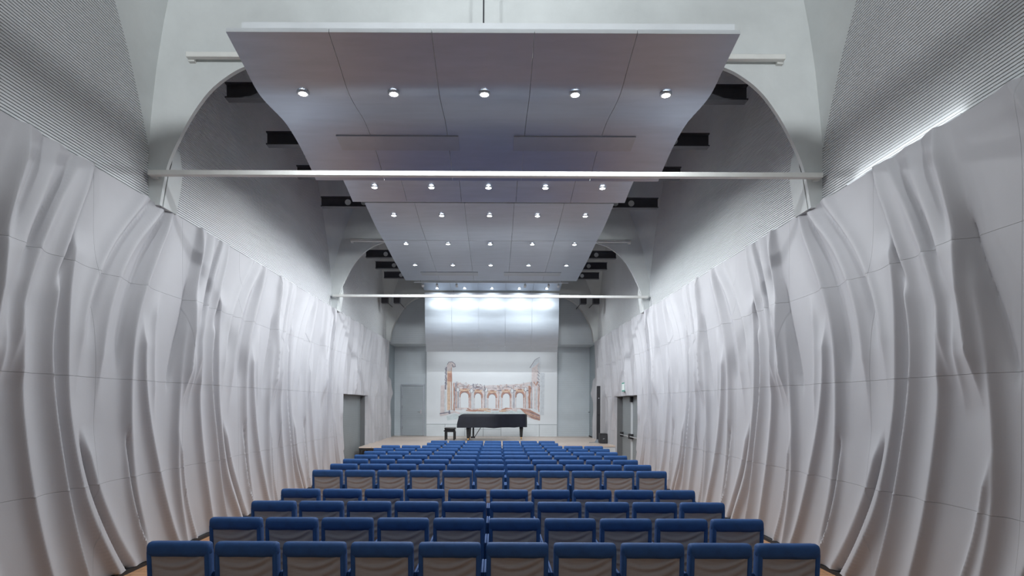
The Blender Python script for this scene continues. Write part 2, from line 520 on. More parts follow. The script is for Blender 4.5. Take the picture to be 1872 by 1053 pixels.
# ------------------------------------------------------------------ concrete arches, ties
INTR = [(4.25, 4.64), (4.235, 4.75), (4.155, 5.156), (4.02, 5.478), (3.85, 5.8), (3.62, 6.12), (3.365, 6.335),
        (3.1, 6.47), (2.6, 6.61), (2.0, 6.73), (1.3, 6.81), (0.6, 6.85), (0.0, 6.86)]
CRZ = np.array([5.40, 5.65, 5.94, 6.44, 7.02, 7.55, 8.40])
CRD = np.array([0.0, 0.04, 0.10, 0.22, 0.42, 0.65, 1.15])      # how far the crease steps in from the wall
WBY = np.array([0.0, 0.10, 0.22, 0.45, 0.80, 1.15, 1.85])      # how far the flare runs along the wall


def refine(pts, n=4):
    out = []
    P = [Vector((p[0], p[1], 0)) for p in pts]
    for i in range(len(P) - 1):
        p0 = P[max(i - 1, 0)]; p1 = P[i]; p2 = P[i + 1]; p3 = P[min(i + 2, len(P) - 1)]
        for k in range(n):
            t = k / n
            q = 0.5 * ((2 * p1) + (p2 - p0) * t + (2 * p0 - 5 * p1 + 4 * p2 - p3) * t * t + (3 * p1 - p0 - 3 * p2 + p3) * t ** 3)
            out.append((q.x, q.y))
    out.append((pts[-1][0], pts[-1][1]))
    return out


intr = refine(INTR, 4)
arch_labels = ['pale concrete arch nearest the camera above the drapery walls',
               'pale concrete arch in the middle of the hall',
               'pale concrete arch farthest away against the front wall']
for ai, (ya, kin) in enumerate(zip(ARCHY, (0.45, 1.0, 1.0))):
    root = empty('concrete_arch', (0, ya, ZT))
    tag(root, arch_labels[ai], 'arch', 'concrete arches of the hall', kind='structure')
    th = ATH if ai < 2 else 0.26
    zf = np.linspace(5.40, ZC, 16)
    crx = WS - kin * np.interp(zf, CRZ, CRD)
    wby = np.interp(zf, CRZ, WBY)
    mb = MB()
    # front / back faces as strips between intrados and outer edge (crease)
    outer = [(WS, 4.64), (WS, 4.8), (WS, 5.2)] + list(zip(crx, zf))
    for s in (1, -1):
        # left or right half: polygon = outer upward, across ceiling, intrados back down
        poly = [(s * x, z) for x, z in outer] + [(0.0, ZC)] + [(s * x, z) for x, z in reversed(intr)]
        n = len(poly)
        vs = [(x, 0, z - ZT) for x, z in poly] + [(x, th, z - ZT) for x, z in poly]
        fs = [tuple(range(n)), tuple(range(2 * n - 1, n - 1, -1))]
        m0 = len(outer) + 1
        fs += [(i, i + 1, n + i + 1, n + i) for i in range(m0, n - 1)]
        fs.append((n - 1, 0, n, 2 * n - 1))
        mb.add(vs, fs)
    mb.build('arch_face', M['concrete'], root, smooth=25)
    if ai < 2:
        for s in (1, -1):
            pp = [(s * WS, 4.64), (s * WS, 5.8), (s * 4.33, 5.78), (s * 4.20, 5.45), (s * 4.17, 5.2), (s * 4.19, 5.0), (s * 4.25, 4.64)]
            MB().prism([(x, z - ZT) for x, z in pp], 'Y', th + 0.02, th + 0.34).build('pilaster', M['concrete'], root)
            MB().prism([(x, z - ZT) for x, z in [(s * 4.385, 4.64), (s * 4.385, 5.5), (s * 4.12, 5.4), (s * 4.14, 5.2), (s * 4.20, 5.0), (s * 4.27, 4.64)]],
                       'Y', th, th + 0.02).build('joint', M['black'], root)
    for s in (1, -1):
        for yy, d in ((0, -1),) + (((th, 1),) if ai < 2 else ()):
            rows = [[(s * cx_, yy, z - ZT),
                     (s * (0.62 * cx_ + 0.38 * WS), yy + d * 0.30 * wy, z - ZT),
                     (s * (0.27 * cx_ + 0.73 * WS), yy + d * 0.64 * wy, z - ZT),
                     (s * WS, yy + d * wy, z - ZT)]
                    for cx_, wy, z in zip(crx, wby, zf)]
            MB().grid(rows).build('flare', M['concrete'], root, smooth=40)

tie_txt = ['nearest', 'middle', 'farthest']
for i, ya in enumerate(ARCHY[:2]):
    t = MB().box(-4.34, 4.34, ya - 0.13, ya - 0.06, 4.985, 5.05).build('tie_beam', M['tie'], bevel=(0.006, 1))
    tag(t, ['long white steel tie beam across the nearest concrete arch',
            'long pale steel tie beam across the middle concrete arch'][i], 'tie beam', 'long ties of the arches')
    for s in (-1, 1):
        MB().box(s * 4.30 - 0.035, s * 4.30 + 0.035, ya - 0.06, ya + 0.0, 4.975, 5.06).build('anchor_plate', M['tie'], t)
    t = MB().box(-3.86, 3.86, ya - 0.12, ya - 0.05, 6.51, 6.575).build('tie_beam', M['tie'], bevel=(0.006, 1))
    tag(t, ['short upper tie beam behind the nearest reflector, its white ends showing',
            'short upper tie beam across the top of the middle arch'][i], 'tie beam', 'short upper ties of the arches')
    for s in (-1, 1):
        MB().box(s * 3.82 - 0.04, s * 3.82 + 0.04, ya - 0.05, ya + 0.0, 6.49, 6.60).build('anchor_plate', M['tie'], t)

# ------------------------------------------------------------------ cross beams above the reflectors
beams = [(8.25, 6.46), (9.72, 6.46), (11.19, 6.50), (12.75, 6.46), (16.78, 6.86), (17.15, 6.46), (18.54, 6.46), (19.95, 6.46)]
for i, (yb, zb) in enumerate(beams):
    h = 0.11
    b = MB()
    b.box(-3.68, 3.68, yb - 0.07, yb + 0.07, zb + h - 0.02, zb + h)
    b.box(-3.68, 3.68, yb - 0.07, yb + 0.07, zb - h, zb - h + 0.02)
    b.box(-3.68, 3.68, yb - 0.012, yb + 0.012, zb - h + 0.02, zb + h - 0.02)
    o = b.build('steel_beam', M['steel'])
    tag(o, 'dark steel cross beam above the reflectors, %s from the camera' % ORD[i], 'beam', 'dark cross beams above the reflectors')
    for x in (-3.1, -2.75, 2.75, 3.1):
        MB().cyl((x, yb - 0.02, zb), (x, yb - 0.013, zb), 0.065, n=20).build('hole_disc', M['disc'], o, smooth=40)  # discs in place of open web holes, coloured like the concrete behind
    for x in (-1.8, 1.8):
        MB().cyl((x, yb, zb + h), (x, yb, ZC), 0.012, n=8).build('hanger', M['steel'], o)

# ------------------------------------------------------------------ reflectors
WP = 2.63
def catmull(pts, n=8):
    return refine(pts, n)

def reflector(name, prof, label, thick=0.05, flaps=None, skin='alu'):
    """prof: (Y, z) list of the underside; five strips side by side"""
    root = empty(name, (0, prof[0][0], prof[0][1]))
    tag(root, label, 'reflector', 'suspended acoustic reflectors')
    P = catmull(prof, 8)
    N = []
    for i in range(len(P)):
        a = P[max(i - 1, 0)]; b = P[min(i + 1, len(P) - 1)]
        d = Vector((b[0] - a[0], b[1] - a[1])).normalized()
        n = Vector((-d.y, d.x))
        N.append((n.x, n.y))
    oy, oz = prof[0]
    wstrip = 2 * WP / 5
    for k in range(5):
        x0 = -WP + k * wstrip + (0.003 if k else 0); x1 = -WP + (k + 1) * wstrip - (0.003 if k < 4 else 0)
        mb = MB()
        n = len(P)
        vs = []
        for x in (x0, x1):
            vs += [(x, p[0] - oy, p[1] - oz) for p in P]
            vs += [(x, p[0] + q[0] * thick - oy, p[1] + q[1] * thick - oz) for p, q in zip(P, N)]
        A, B, C_, D = 0, n, 2 * n, 3 * n
        fs = []; mi = []
        for i in range(n - 1):
            fs.append((A + i, A + i + 1, C_ + i + 1, C_ + i)); mi.append(0)
            fs.append((B + i, D + i, D + i + 1, B + i + 1)); mi.append(1)
            fs.append((A + i, B + i, B + i + 1, A + i + 1)); mi.append(1)
            fs.append((C_ + i, C_ + i + 1, D + i + 1, D + i)); mi.append(1)
        fs.append((A, C_, D, B)); mi.append(1)
        fs.append((A + n - 1, B + n - 1, D + n - 1, C_ + n - 1)); mi.append(1)
        mb.add(vs, fs); mb.mi = mi
        mb.build('strip', [M[skin], M['alu_edge']], root, smooth=30)
    if flaps:
        y0, y1 = flaps
        ys = [p for p in np.linspace(y0, y1, 7)]
        py = [p[0] for p in P]; pz = [p[1] for p in P]
        for xa, xb in ((-2.05, -0.38), (0.38, 2.05)):
            lo = [[(x, y - oy, float(np.interp(y, py, pz)) - 0.012 - oz) for x in (xa, xb)] for y in ys]
            hi = [[(x, y - oy, float(np.interp(y, py, pz)) + 0.002 - oz) for x in (xa, xb)] for y in ys]
            mb = MB().grid(lo)
            mb.add([p for r in (lo[0], hi[0]) for p in r], [(0, 1, 3, 2)])
            mb.add([p for r in (lo[-1], hi[-1]) for p in r], [(0, 1, 3, 2)])
            for c in (0, 1):
                mb.grid([[r[c] for r in lo], [r[c] for r in hi]])
            mb.build('access_flap', M['alu_dark'], root, smooth=30)
    return root, (lambda y: float(np.interp(y, [p[0] for p in P], [p[1] for p in P])))


r0, f0 = reflector('ceiling_reflector', [(-0.6, 6.2), (0.4, 6.05), (1.4, 6.08), (2.4, 6.1), (3.4, 5.95)],  # out of view, carries the added row of spotlights
                   'unseen satin metal ceiling reflector overhead, behind the camera, carrying the added spotlights')
r1, f1 = reflector('ceiling_reflector', [(5.95, 5.853), (6.34, 5.763), (6.69, 5.675), (6.99, 5.672), (7.55, 5.735),
                                         (7.91, 5.725), (8.29, 5.67), (8.73, 5.56), (8.95, 5.49)],
                   'large wavy satin metal ceiling reflector nearest the camera', flaps=(7.95, 8.28))
r2, f2 = reflector('ceiling_reflector', [(9.3, 6.28), (9.9, 6.22), (10.44, 6.12), (10.85, 6.05), (11.26, 5.96)],
                   'satin metal ceiling reflector second from the camera, behind the nearest tie beam')
r3, f3 = reflector('ceiling_reflector', [(12.27, 6.29), (12.9, 6.20), (13.5, 6.13), (14.35, 6.085)],
                   'satin metal ceiling reflector third from the camera')
r4, f4 = reflector('ceiling_reflector', [(14.37, 6.085), (15.0, 6.03), (15.67, 5.97), (16.5, 5.92), (17.4, 5.875), (17.9, 5.85)],
                   'satin metal ceiling reflector fourth from the camera, with two dark flaps', flaps=(16.95, 17.3))
r5, f5 = reflector('ceiling_reflector', [(21.7, 6.60), (22.1, 6.54), (22.6, 6.46)],
                   'short satin metal ceiling reflector above the stage, fifth from the camera')
r6, f6 = reflector('stage_reflector', [(22.72, 6.40), (22.84, 6.1), (22.84, 5.7), (22.90, 5.2), (23.05, 4.7), (23.35, 4.15)],
                   'big curved satin metal reflector hanging upright above the mural', skin='alu_soft')
# upper board on the rear edge and cable of the nearest reflector
b = MB().box(-2.5, 2.6, 6.02, 6.08, 5.91, 6.0).build('edge_board', M['alu_edge'], None)
b.parent = r1; b.location = (0, -5.95, -5.853)
MB().cyl((0.0, 0.20, 0.05), (0.0, 0.20, ZC - 5.853), 0.008, n=8).build('hanging_cable', M['steel'], r1)
for rr, yy, zz in ((r0, 1.4, f0(1.4)), (r2, 10.3, f2(10.3)), (r3, 13.4, f3(13.4)), (r4, 16.0, f4(16.0)), (r5, 22.1, f5(22.1)), (r6, 22.74, 6.38)):
    for x in (-1.5, 1.5):
        MB().cyl((x, yy - rr.location.y, zz + 0.04 - rr.location.z), (x, yy - rr.location.y, ZC - rr.location.z), 0.006, n=6)\
            .build('hanging_cable', M['steel'], rr)

# ------------------------------------------------------------------ downlights
trim_me = None
def lathe(prof, n=20):
    mb = MB()
    rows = [[(r * math.cos(2 * math.pi * i / n), r * math.sin(2 * math.pi * i / n), z) for i in range(n + 1)] for r, z in prof]
    return mb.grid(rows)

trim_me = lathe([(0.048, 0.012), (0.048, -0.012), (0.064, -0.014), (0.070, -0.004), (0.070, 0.012)]).mesh('trim_ring', M['trim'], smooth=40)
lens_me = lathe([(0.0, -0.014), (0.028, -0.012), (0.048, -0.004)]).mesh('lamp_lens', M['lens'], smooth=40)

def spot_light(name, parent, power, cone, blend, radius, aim=None):
    ld = bpy.data.lights.new(name, 'SPOT')
    ld.energy = power; ld.spot_size = cone; ld.spot_blend = blend; ld.shadow_soft_size = radius
    ld.color = LAMP_COL
    lo = bpy.data.objects.new(name, ld)
    col.objects.link(lo); lo.parent = parent
    lo.location = (0, 0, -0.03)
    if aim is not None:
        lo.rotation_euler = Vector(aim).to_track_quat('-Z', 'Y').to_euler()
    return lo

rows = [(1.4, f0, 'row overhead behind the camera', .25), (6.75, f1, 'row nearest the camera', .65),
        (10.75, f2, 'second row from the camera', 1.4), (12.8, f3, 'third row from the camera', 1.1),
        (14.55, f4, 'fourth row from the camera', 1.15), (16.2, f4, 'fifth row from the camera', 1.3),
        (22.35, f5, 'row above the stage', 1.0)]
for ri, (yr, fz, txt, pw) in enumerate(rows):
    for k in range(5):
        x = (k - 2) * 1.052
        e = empty('downlight', (x, yr, fz(yr) - 0.012))
        if ri == 0:  # this row is added out of view to brighten the near end
            tag(e, 'added small round recessed spotlight overhead behind the camera, %s from the left' % ORD[k], 'spotlight', 'recessed spotlights')
        else:
            tag(e, 'small round recessed spotlight, %s from the left in the %s' % (ORD[k], txt), 'spotlight', 'recessed spotlights')
        link('trim_ring', trim_me, e)
        link('lamp_lens', lens_me, e)
        spot_light('bulb', e, SPOT_W * pw, math.radians(176), 0.4, 0.04)

# light track with small spots below the fourth reflector
tr = MB().box(-2.4, 2.4, 18.12, 18.16, 5.83, 5.865).build('light_track', M['alu_edge'])
tag(tr, 'thin white light track spanning below the far reflector edge', 'light track')
for x in (-2.2, 2.2):
    MB().cyl((x, 18.14, 5.865), (x, 18.14, ZC), 0.006, n=6).build('hanging_cable', M['steel'], tr)
head = lathe([(0.0, 0.05), (0.035, 0.05), (0.042, -0.05), (0.036, -0.052), (0.034, -0.04)]).mesh('lamp_head', M['alu_edge'], smooth=40)
tl = lathe([(0.0, -0.044), (0.034, -0.042)]).mesh('lamp_lens', M['lens'], smooth=40)
for i, px in enumerate((772, 798, 834, 959, 1002, 1020)):
    x = at(px, 516, 18.14)[0]
    e = empty('track_spot', (x, 18.14, 5.75))
    tag(e, 'tiny white spot lamp on the far light track, %s from the left' % ORD[i], 'spotlight', 'spots on the light track')
    o = link('lamp_head', head, e); o.rotation_euler = (math.radians(66), 0, 0)
    o2 = link('lamp_lens', tl, e); o2.rotation_euler = (math.radians(66), 0, 0)
    MB().cyl((0, 0, 0.04), (0, 0, 0.08), 0.008, n=8).build('stem', M['alu_edge'], e)
    spot_light('bulb', e, SPOT_W * 1.7, math.radians(54), 0.8, 0.03, aim=(-x * 0.25, 7.4, -3.1)).location = (0, 0.075, -0.034)

# added linear washer on the alcove soffit, out of view, to brighten the mural
e = empty('added_mural_washer', (0, 24.74, 4.565))
tag(e, 'added long thin wall washer lamp hidden above the mural', 'wall washer')
MB().box(-2.8, 2.8, -0.05, 0.05, -0.06, 0.0).build('housing', M['alu_edge'], e)
MB().box(-2.78, 2.78, -0.04, 0.04, -0.064, -0.06).build('lamp_strip', M['strip'], e)
ld = bpy.data.lights.new('bulb', 'AREA'); ld.shape = 'RECTANGLE'; ld.size = 5.5; ld.size_y = 0.08; ld.energy = 30; ld.color = LAMP_COL
lo = bpy.data.objects.new('bulb', ld); col.objects.link(lo); lo.parent = e; lo.location = (0, 0, -0.07)
lo.rotation_euler = (math.radians(18), 0, 0)

# added flood lamps high on the unseen rear wall, to brighten the concrete
for i, x in enumerate((-1.2, 1.2)):
    e = empty('added_flood_lamp', (x, Y0 + 0.35, 6.6))
    tag(e, 'added square flood lamp high on the unseen rear wall, %s one' % ('left' if x < 0 else 'right'), 'flood lamp', 'added rear flood lamps')
    MB().box(-0.16, 0.16, -0.1, 0.0, -0.12, 0.12).build('housing', M['steel'], e, bevel=(0.01, 2))
    MB().box(-0.14, 0.14, 0.0, 0.004, -0.10, 0.10).build('lamp_glass', M['lens'], e)
    MB().cyl((0, -0.34, 0), (0, -0.1, 0), 0.02, n=8).build('arm', M['steel'], e)
    l = spot_light('bulb', e, 1700, math.radians(74), 0.8, 0.15, aim=(x * 1.6, 9, 2.3))
    l.location = (0, 0.05, 0)

# uplight on the ledge of the right wall
e = empty('cove_uplight', (W + 0.04, 6.1, ZT + 0.01))
tag(e, 'hidden uplight on top of the right drapery wall beside the nearest arch', 'uplight')
MB().box(-0.025, 0.025, -0.85, 0.85, -0.008, 0.012).build('housing', M['alu_edge'], e)
MB().box(-0.015, 0.015, -0.83, 0.83, 0.012, 0.014).build('lamp_strip', M['strip'], e)
ld = bpy.data.lights.new('bulb', 'AREA'); ld.shape = 'RECTANGLE'; ld.size = 0.05; ld.size_y = 1.6; ld.energy = 1.4; ld.color = LAMP_COL
lo = bpy.data.objects.new('bulb', ld); col.objects.link(lo); lo.parent = e; lo.location = (-0.02, 0, 0.03)
lo.rotation_euler = (math.radians(180), 0, 0)

# ------------------------------------------------------------------ stage
sg = MB().box(-XA, XA, YSTAGE, YB, ZS - 0.05, ZS).build('stage_floor', M['stage'])
tag(sg, 'raised light wood stage floor at the far end', 'stage', kind=None)
MB().box(-XA, XA, YSTAGE + 0.02, YSTAGE + 0.06, 0, ZS - 0.05).build('front_panel', M['stage_front'], sg)
pf = empty('stage_platform', (-3.0, 19.55, 0))
tag(pf, 'low open wooden platform on black legs before the stage at left', 'platform')
MB().box(-1.3, 1.6, -0.55, 0.58, ZS - 0.04, ZS).build('deck', M['stage'], pf)
MB().box(-1.3, 1.6, -0.55, -0.51, ZS - 0.11, ZS - 0.04).build('edge_rail', M['black'], pf)
for x in (-1.27, -0.85, -0.1, 0.7, 1.5):
    for y in (-0.52, 0.5):
        MB().box(x - 0.025, x + 0.025, y - 0.025, y + 0.025, 0, ZS - 0.04 if y > 0 else ZS - 0.11).build('leg', M['black'], pf)

# ------------------------------------------------------------------ chairs
SEATP = 0.56
def rbox(x0, x1, y0, y1, z0, z1, r, m, name, seg=3):
    return MB().box(x0, x1, y0, y1, z0, z1).mesh(name, m, bevel=(r, seg), smooth=60)

def top_roll_mesh():
    # padded roll with rounded ends: stadium profile in YZ, swept along X and pinched at the ends
    n = 20; rows = []
    xs = [-0.258, -0.256, -0.250, -0.238, -0.2, 0, 0.2, 0.238, 0.250, 0.256, 0.258]
    sc = [0.0, 0.62, 0.86, 0.97, 1.0, 1.0, 1.0, 0.97, 0.86, 0.62, 0.0]
    for x, s in zip(xs, sc):
        row = []
        for i in range(n + 1):
            t = 2 * math.pi * i / n
            cy = 0.058 * math.copysign(abs(math.cos(t)) ** 0.75, math.cos(t))
            cz = 0.064 * math.copysign(abs(math.sin(t)) ** 0.75, math.sin(t))
            row.append((x, -0.025 + cy * s, 0.846 + cz * s))
        rows.append(row)
    return MB().grid(rows).mesh('top_roll', M['blue'], smooth=70)

def sling_mesh():
    rows = []
    nz, nx = 36, 22
    for i in range(nz + 1):
        z = 0.26 + (0.80 - 0.26) * i / nz
        row = []
        for j in range(nx + 1):
            u = -1 + 2 * j / nx
            x = u * 0.222
            e = 1 - abs(u) ** 6
            ph = (z - 0.075 * (u + 0.18) ** 2 - 0.012 * u)
            y = 0.0105 * math.sin(ph * 78) * (0.45 + 0.55 * max(0, min(1, 0.5 + u * 0.8))) * e
            y += 0.0065 * math.sin(ph * 131 + 1.0 + u) * (0.4 + 0.5 * max(0, -u + 0.3)) * e
            lean = -0.045 * (z - 0.26) / 0.54
            row.append((x, -0.018 + lean + y + 0.012 * (1 - u * u), z))
        rows.append(row)
    return MB().grid(rows).mesh('sling_back', M['sling'], smooth=180)

def post_mesh(s):
    x0, x1 = sorted((s * 0.218, s * 0.256))
    lo = [(x0, -0.03, 0.05), (x1, -0.03, 0.05), (x1, 0.075, 0.05), (x0, 0.075, 0.05)]
    hi = [(x0, -0.078, 0.84), (x1, -0.078, 0.84), (x1, 0.03, 0.84), (x0, 0.03, 0.84)]
    return MB().add(lo + hi, [(0, 1, 2, 3), (4, 5, 6, 7), (0, 1, 5, 4), (1, 2, 6, 5), (2, 3, 7, 6), (3, 0, 4, 7)])\
        .mesh('side_post', M['blue'], bevel=(0.014, 3), smooth=60)

CH = [('top_roll', top_roll_mesh()), ('sling_back', sling_mesh()), ('side_post', post_mesh(-1)), ('side_post', post_mesh(1)),
      ('seat', rbox(-0.245, 0.245, 0.07, 0.56, 0.36, 0.46, 0.035, M['blue'], 'seat')),
      ('front_cushion', rbox(-0.214, 0.214, -0.005, 0.06, 0.40, 0.79, 0.02, M['blue'], 'front_cushion'))]
for s in (-1, 1):
    CH.append(('armrest', rbox(min(s * 0.2575, s * 0.2785), max(s * 0.2575, s * 0.2785), -0.0, 0.42, 0.42, 0.655, 0.008, M['blue'], 'armrest', 2)))
    for y in (0.11, 0.50):
        CH.append(('leg', MB().box(s * 0.225 - 0.016, s * 0.225 + 0.016, y - 0.016, y + 0.016, 0.0, 0.37).mesh('leg', M['chair_metal'])))
chair_rows = [(4.80, 10), (5.83, 10), (6.82, 10), (7.80, 10), (10.03, 11), (11.07, 11), (12.05, 11), (13.03, 11), (14.02, 11),
              (15.04, 11), (16.04, 11), (17.15, 7), (18.15, 7)]
# left ends of the rows in the photograph fix each row's sideways position
row_left = [270, 383, 460, 514, 571, 603.6, 627.2, 648, 666, 682.6, 697.5, 781, 788]
row_right = [1500, 1398, 1326, 1272, 1220, 1191.6, 1167, 1147, 1129.7, 1115.5, 1102.7, 1020.7, 1015]
for ri, (yr, n) in enumerate(chair_rows):
    xc = (0.5 * (row_left[ri] + row_right[ri]) - CX) * yr / F + CAMX
    for k in range(n):
        x = xc + (k - (n - 1) / 2) * SEATP
        e = empty('auditorium_chair', (x, yr + 0.06, 0))
        nm = 'the nearest row' if ri == 0 else ('the row closest to the stage' if ri == 12 else ORD[ri] + ' row from the camera')
        tag(e, 'blue chair, grey sling back, %s from left in %s' % (ORD[k], nm), 'chair', 'blue auditorium chairs')
        for pn, me in CH:
            link(pn, me, e)

# ------------------------------------------------------------------ mural on the back wall
def mx(px): return (px - CX) * 25.6 / F + CAMX
def mz(py): return CAMZ - (py - CY) * 25.6 / F
YM = 25.60
x0, x1 = mx(779.5), mx(1018.5)
sc = empty('mural_screen', (0, YM, ZS))
tag(sc, 'large white screen with a coloured drawing of ruined arches behind the piano', 'mural')
zt = mz(643); zw = mz(775.5)
MB().box(x0, x1, 0.0, YB - YM, zw - ZS, zt - ZS).build('board', M['screen'], sc)
cut = [779.5, 813.7, 850, 883.6, 916, 950, 986, 1018.5]
for a, b_ in zip(cut[:-1], cut[1:]):
    MB().box(mx(a) + 0.006, mx(b_) - 0.006, -0.03, YB - YM, 0.0, zw - ZS - 0.012).build('wainscot_panel', M['wains'], sc)
MB().box(mx(850), mx(883.6) - 0.02, -0.036, -0.031, 0.30, 0.315).box(mx(883.6), mx(916) - 0.02, -0.036, -0.031, 0.30, 0.315)\
    .build('pull_rail', M['alu_dark'], sc)
INK = [mat('ink_terracotta', (0.47, 0.27, 0.21), 0.8, var=0.25, scale=7), mat('ink_ochre', (0.66, 0.50, 0.38), 0.8, var=0.2, scale=7),
       mat('ink_slate', (0.25, 0.24, 0.29), 0.8, var=0.25, scale=7), mat('ink_pink', (0.66, 0.60, 0.60), 0.8, var=0.15, scale=7),
       mat('ink_mist', (0.61, 0.65, 0.69), 0.8, var=0.12, scale=7), mat('ink_aqua', (0.60, 0.68, 0.70), 0.8, var=0.12, scale=7),
       M['screen']]
TE, OC, SL, PI, MI, AQ, WH = range(7)
dr = MB(); lay = [0]
def zp(x, y):
    """zoomed drawing pixel -> mural local X, Z"""
    return mx(780 + x / 6.583), mz(640 + y / 6.583) - ZS
def poly(pts, c):
    lay[0] += 1
    yy = -0.003 - 0.00003 * lay[0]
    dr.add([(zp(*p)[0], yy, zp(*p)[1]) for p in pts], [tuple(range(len(pts)))], c)
rg = random.Random(3)
def stroke(pts, w, c, jit=2.0):
    lay[0] += 1
    yy = -0.003 - 0.00003 * lay[0]
    L = []; R = []
    for i, p in enumerate(pts):
        a = pts[max(i - 1, 0)]; b2 = pts[min(i + 1, len(pts) - 1)]
        d = Vector((b2[0] - a[0], b2[1] - a[1])); d = d.normalized() if d.length else Vector((1, 0))
        n = Vector((-d.y, d.x)); ww = w * (0.6 + 0.6 * rg.random()) / 2
        q = Vector((p[0] + rg.uniform(-jit, jit), p[1] + rg.uniform(-jit, jit)))
        L.append(q + n * ww); R.append(q - n * ww)
    vs = [(zp(q.x, q.y)[0], yy, zp(q.x, q.y)[1]) for q in L + R]
    k = len(pts)
    dr.add(vs, [(i, i + 1, k + i + 1, k + i) for i in range(k - 1)], c)
def vline(x, y0, y1, w, c, n=6, j=2.0):
    stroke([(x, y0 + (y1 - y0) * t / n) for t in range(n + 1)], w, c, j)
# pale washes
poly([(170, 430), (215, 420), (215, 780), (165, 790)], PI)
poly([(1365, 270), (1418, 275), (1412, 780), (1365, 780)], MI)
poly([(240, 800), (330, 770), (420, 780), (390, 830), (250, 850)], AQ)
poly([(380, 760), (600, 745), (900, 735), (1180, 725), (1210, 770), (1210, 790), (420, 790)], AQ)
# curved arcade wall
top = [(320, 390), (420, 410), (540, 425), (700, 430), (860, 425), (1010, 415), (1130, 405), (1250, 380)]
poly(top + [(1250, 720), (1000, 705), (700, 705), (330, 720)], PI)
arch_c = [(455, 415, 505, 520, 700), (620, 585, 655, 530, 700), (787, 748, 828, 540, 700), (955, 915, 998, 525, 700), (1118, 1080, 1160, 520, 695)]
arch_c = [(455, 412, 505, 515, 695), (617, 582, 657, 525, 700), (787, 746, 828, 535, 700), (957, 918, 1000, 525, 700), (1120, 1082, 1162, 518, 695)]
for xc_, xa, xb, yt, yb_ in arch_c:
    hw = (xb - xa) / 2
    ring = [(xc_ + (hw + 22) * math.cos(t), yt + 36 - 78 * math.sin(t)) for t in np.linspace(0, math.pi, 9)]
    poly(ring + [(xa - 12, yb_ - 120), (xb + 12, yb_ - 120)], TE)
    poly([(xc_ - hw - 18, yt - 45), (xc_ + hw + 18, yt - 45), (xc_ + hw, yt - 20), (xc_ - hw, yt - 20)], OC)
    poly([(xc_ - 26, yt - 52), (xc_ + 26, yt - 52), (xc_ + 20, yt - 36), (xc_ - 20, yt - 36)], TE)
    op = [(xc_ + hw * math.cos(t), yt + 40 - 42 * math.sin(t)) for t in np.linspace(0, math.pi, 11)]
    poly(op + [(xa, yb_), (xb, yb_)], WH)
    stroke([(xc_ + (hw + 3) * math.cos(t), yt + 40 - 48 * math.sin(t)) for t in np.linspace(0, math.pi, 9)], 7, SL)
    vline(xb + 6, yt + 50, yb_, 7, TE); vline(xa - 6, yt + 50, yb_, 6, MI)
    for q in range(3):
        stroke([(xc_ - hw - 15, yt - 75 - q * 16), (xc_, yt - 80 - q * 16), (xc_ + hw + 15, yt - 72 - q * 16)], 5, (SL, MI, PI)[q], 4)
for x in (360, 380, 540, 555, 530, 700, 712, 868, 880, 1035, 1050, 1190, 1200):
    vline(x, 500, 700, 8, rg.choice([TE, SL, TE, MI])); vline(x + 10, 490, 700, 9, MI)
    stroke([(x - 20, 488), (x + 24, 488)], 12, SL, 3)
for x, y in ((540, 490), (1028, 490), (1190, 470), (375, 480), (715, 480)):
    poly([(x + 18 * math.cos(t), y + 26 * math.sin(t)) for t in np.linspace(0, 6.28, 12)], WH)
    stroke([(x + 18 * math.cos(t), y + 26 * math.sin(t)) for t in np.linspace(0, 6.28, 12)], 5, SL, 1)
for i in range(70):
    x = rg.uniform(320, 1250); t = (x - 320) / 930
    yb2 = 385 + 45 * math.sin(math.pi * t) ** 0.7
    stroke([(x, yb2 + rg.uniform(-22, 40)), (x + rg.uniform(-26, 26), yb2 + rg.uniform(-10, 60)), (x + rg.uniform(-40, 40), yb2 + rg.uniform(0, 60))],
           rg.uniform(3, 8), rg.choice([SL, SL, MI, TE, PI]), 3)
# ground
for i in range(16):
    x = rg.uniform(330, 1180)
    stroke([(x - 60, 712 + rg.uniform(-8, 25)), (x, 705 + rg.uniform(-8, 30)), (x + 70, 715 + rg.uniform(-8, 25))], rg.uniform(10, 22), rg.choice([TE, OC, PI, TE]), 4)
poly([(1120, 700), (1250, 720), (1365, 780), (1365, 845), (1290, 830), (1180, 760)], TE)
for q in range(5):
    stroke([(1190, 730 + q * 14), (1270, 755 + q * 16), (1360, 790 + q * 14)], 6, (SL, PI, OC, SL, TE)[q], 2)
# left tower
poly([(245, 210), (300, 190), (305, 720), (248, 725)], OC)
poly([(240, 190), (262, 150), (300, 142), (340, 175), (343, 208), (305, 205), (300, 250), (248, 260)], PI)
vline(232, 200, 480, 18, SL, 12, 8); vline(222, 500, 740, 16, MI, 10, 4); vline(298, 210, 720, 8, TE, 10, 2); vline(256, 250, 720, 8, OC, 8, 2)
poly([(250, 280), (303, 275), (306, 380), (250, 378)], TE)
stroke([(248, 180), (262, 148), (300, 140), (338, 170), (342, 205), (318, 208), (306, 176)], 10, SL, 3)
vline(290, 390, 720, 10, MI, 8); vline(330, 400, 730, 14, TE, 10, 5); vline(345, 400, 700, 8, SL, 10, 4)
vline(190, 440, 780, 8, PI, 8)
for q in range(6):
    stroke([(215, 230 + 42 * q), (238, 250 + 42 * q)], 9, SL, 4)
stroke([(165, 790), (230, 770), (330, 745), (400, 760)], 22, PI, 5); stroke([(160, 770), (280, 745)], 14, SL, 5)
vline(275, 725, 770, 22, SL, 3, 4)
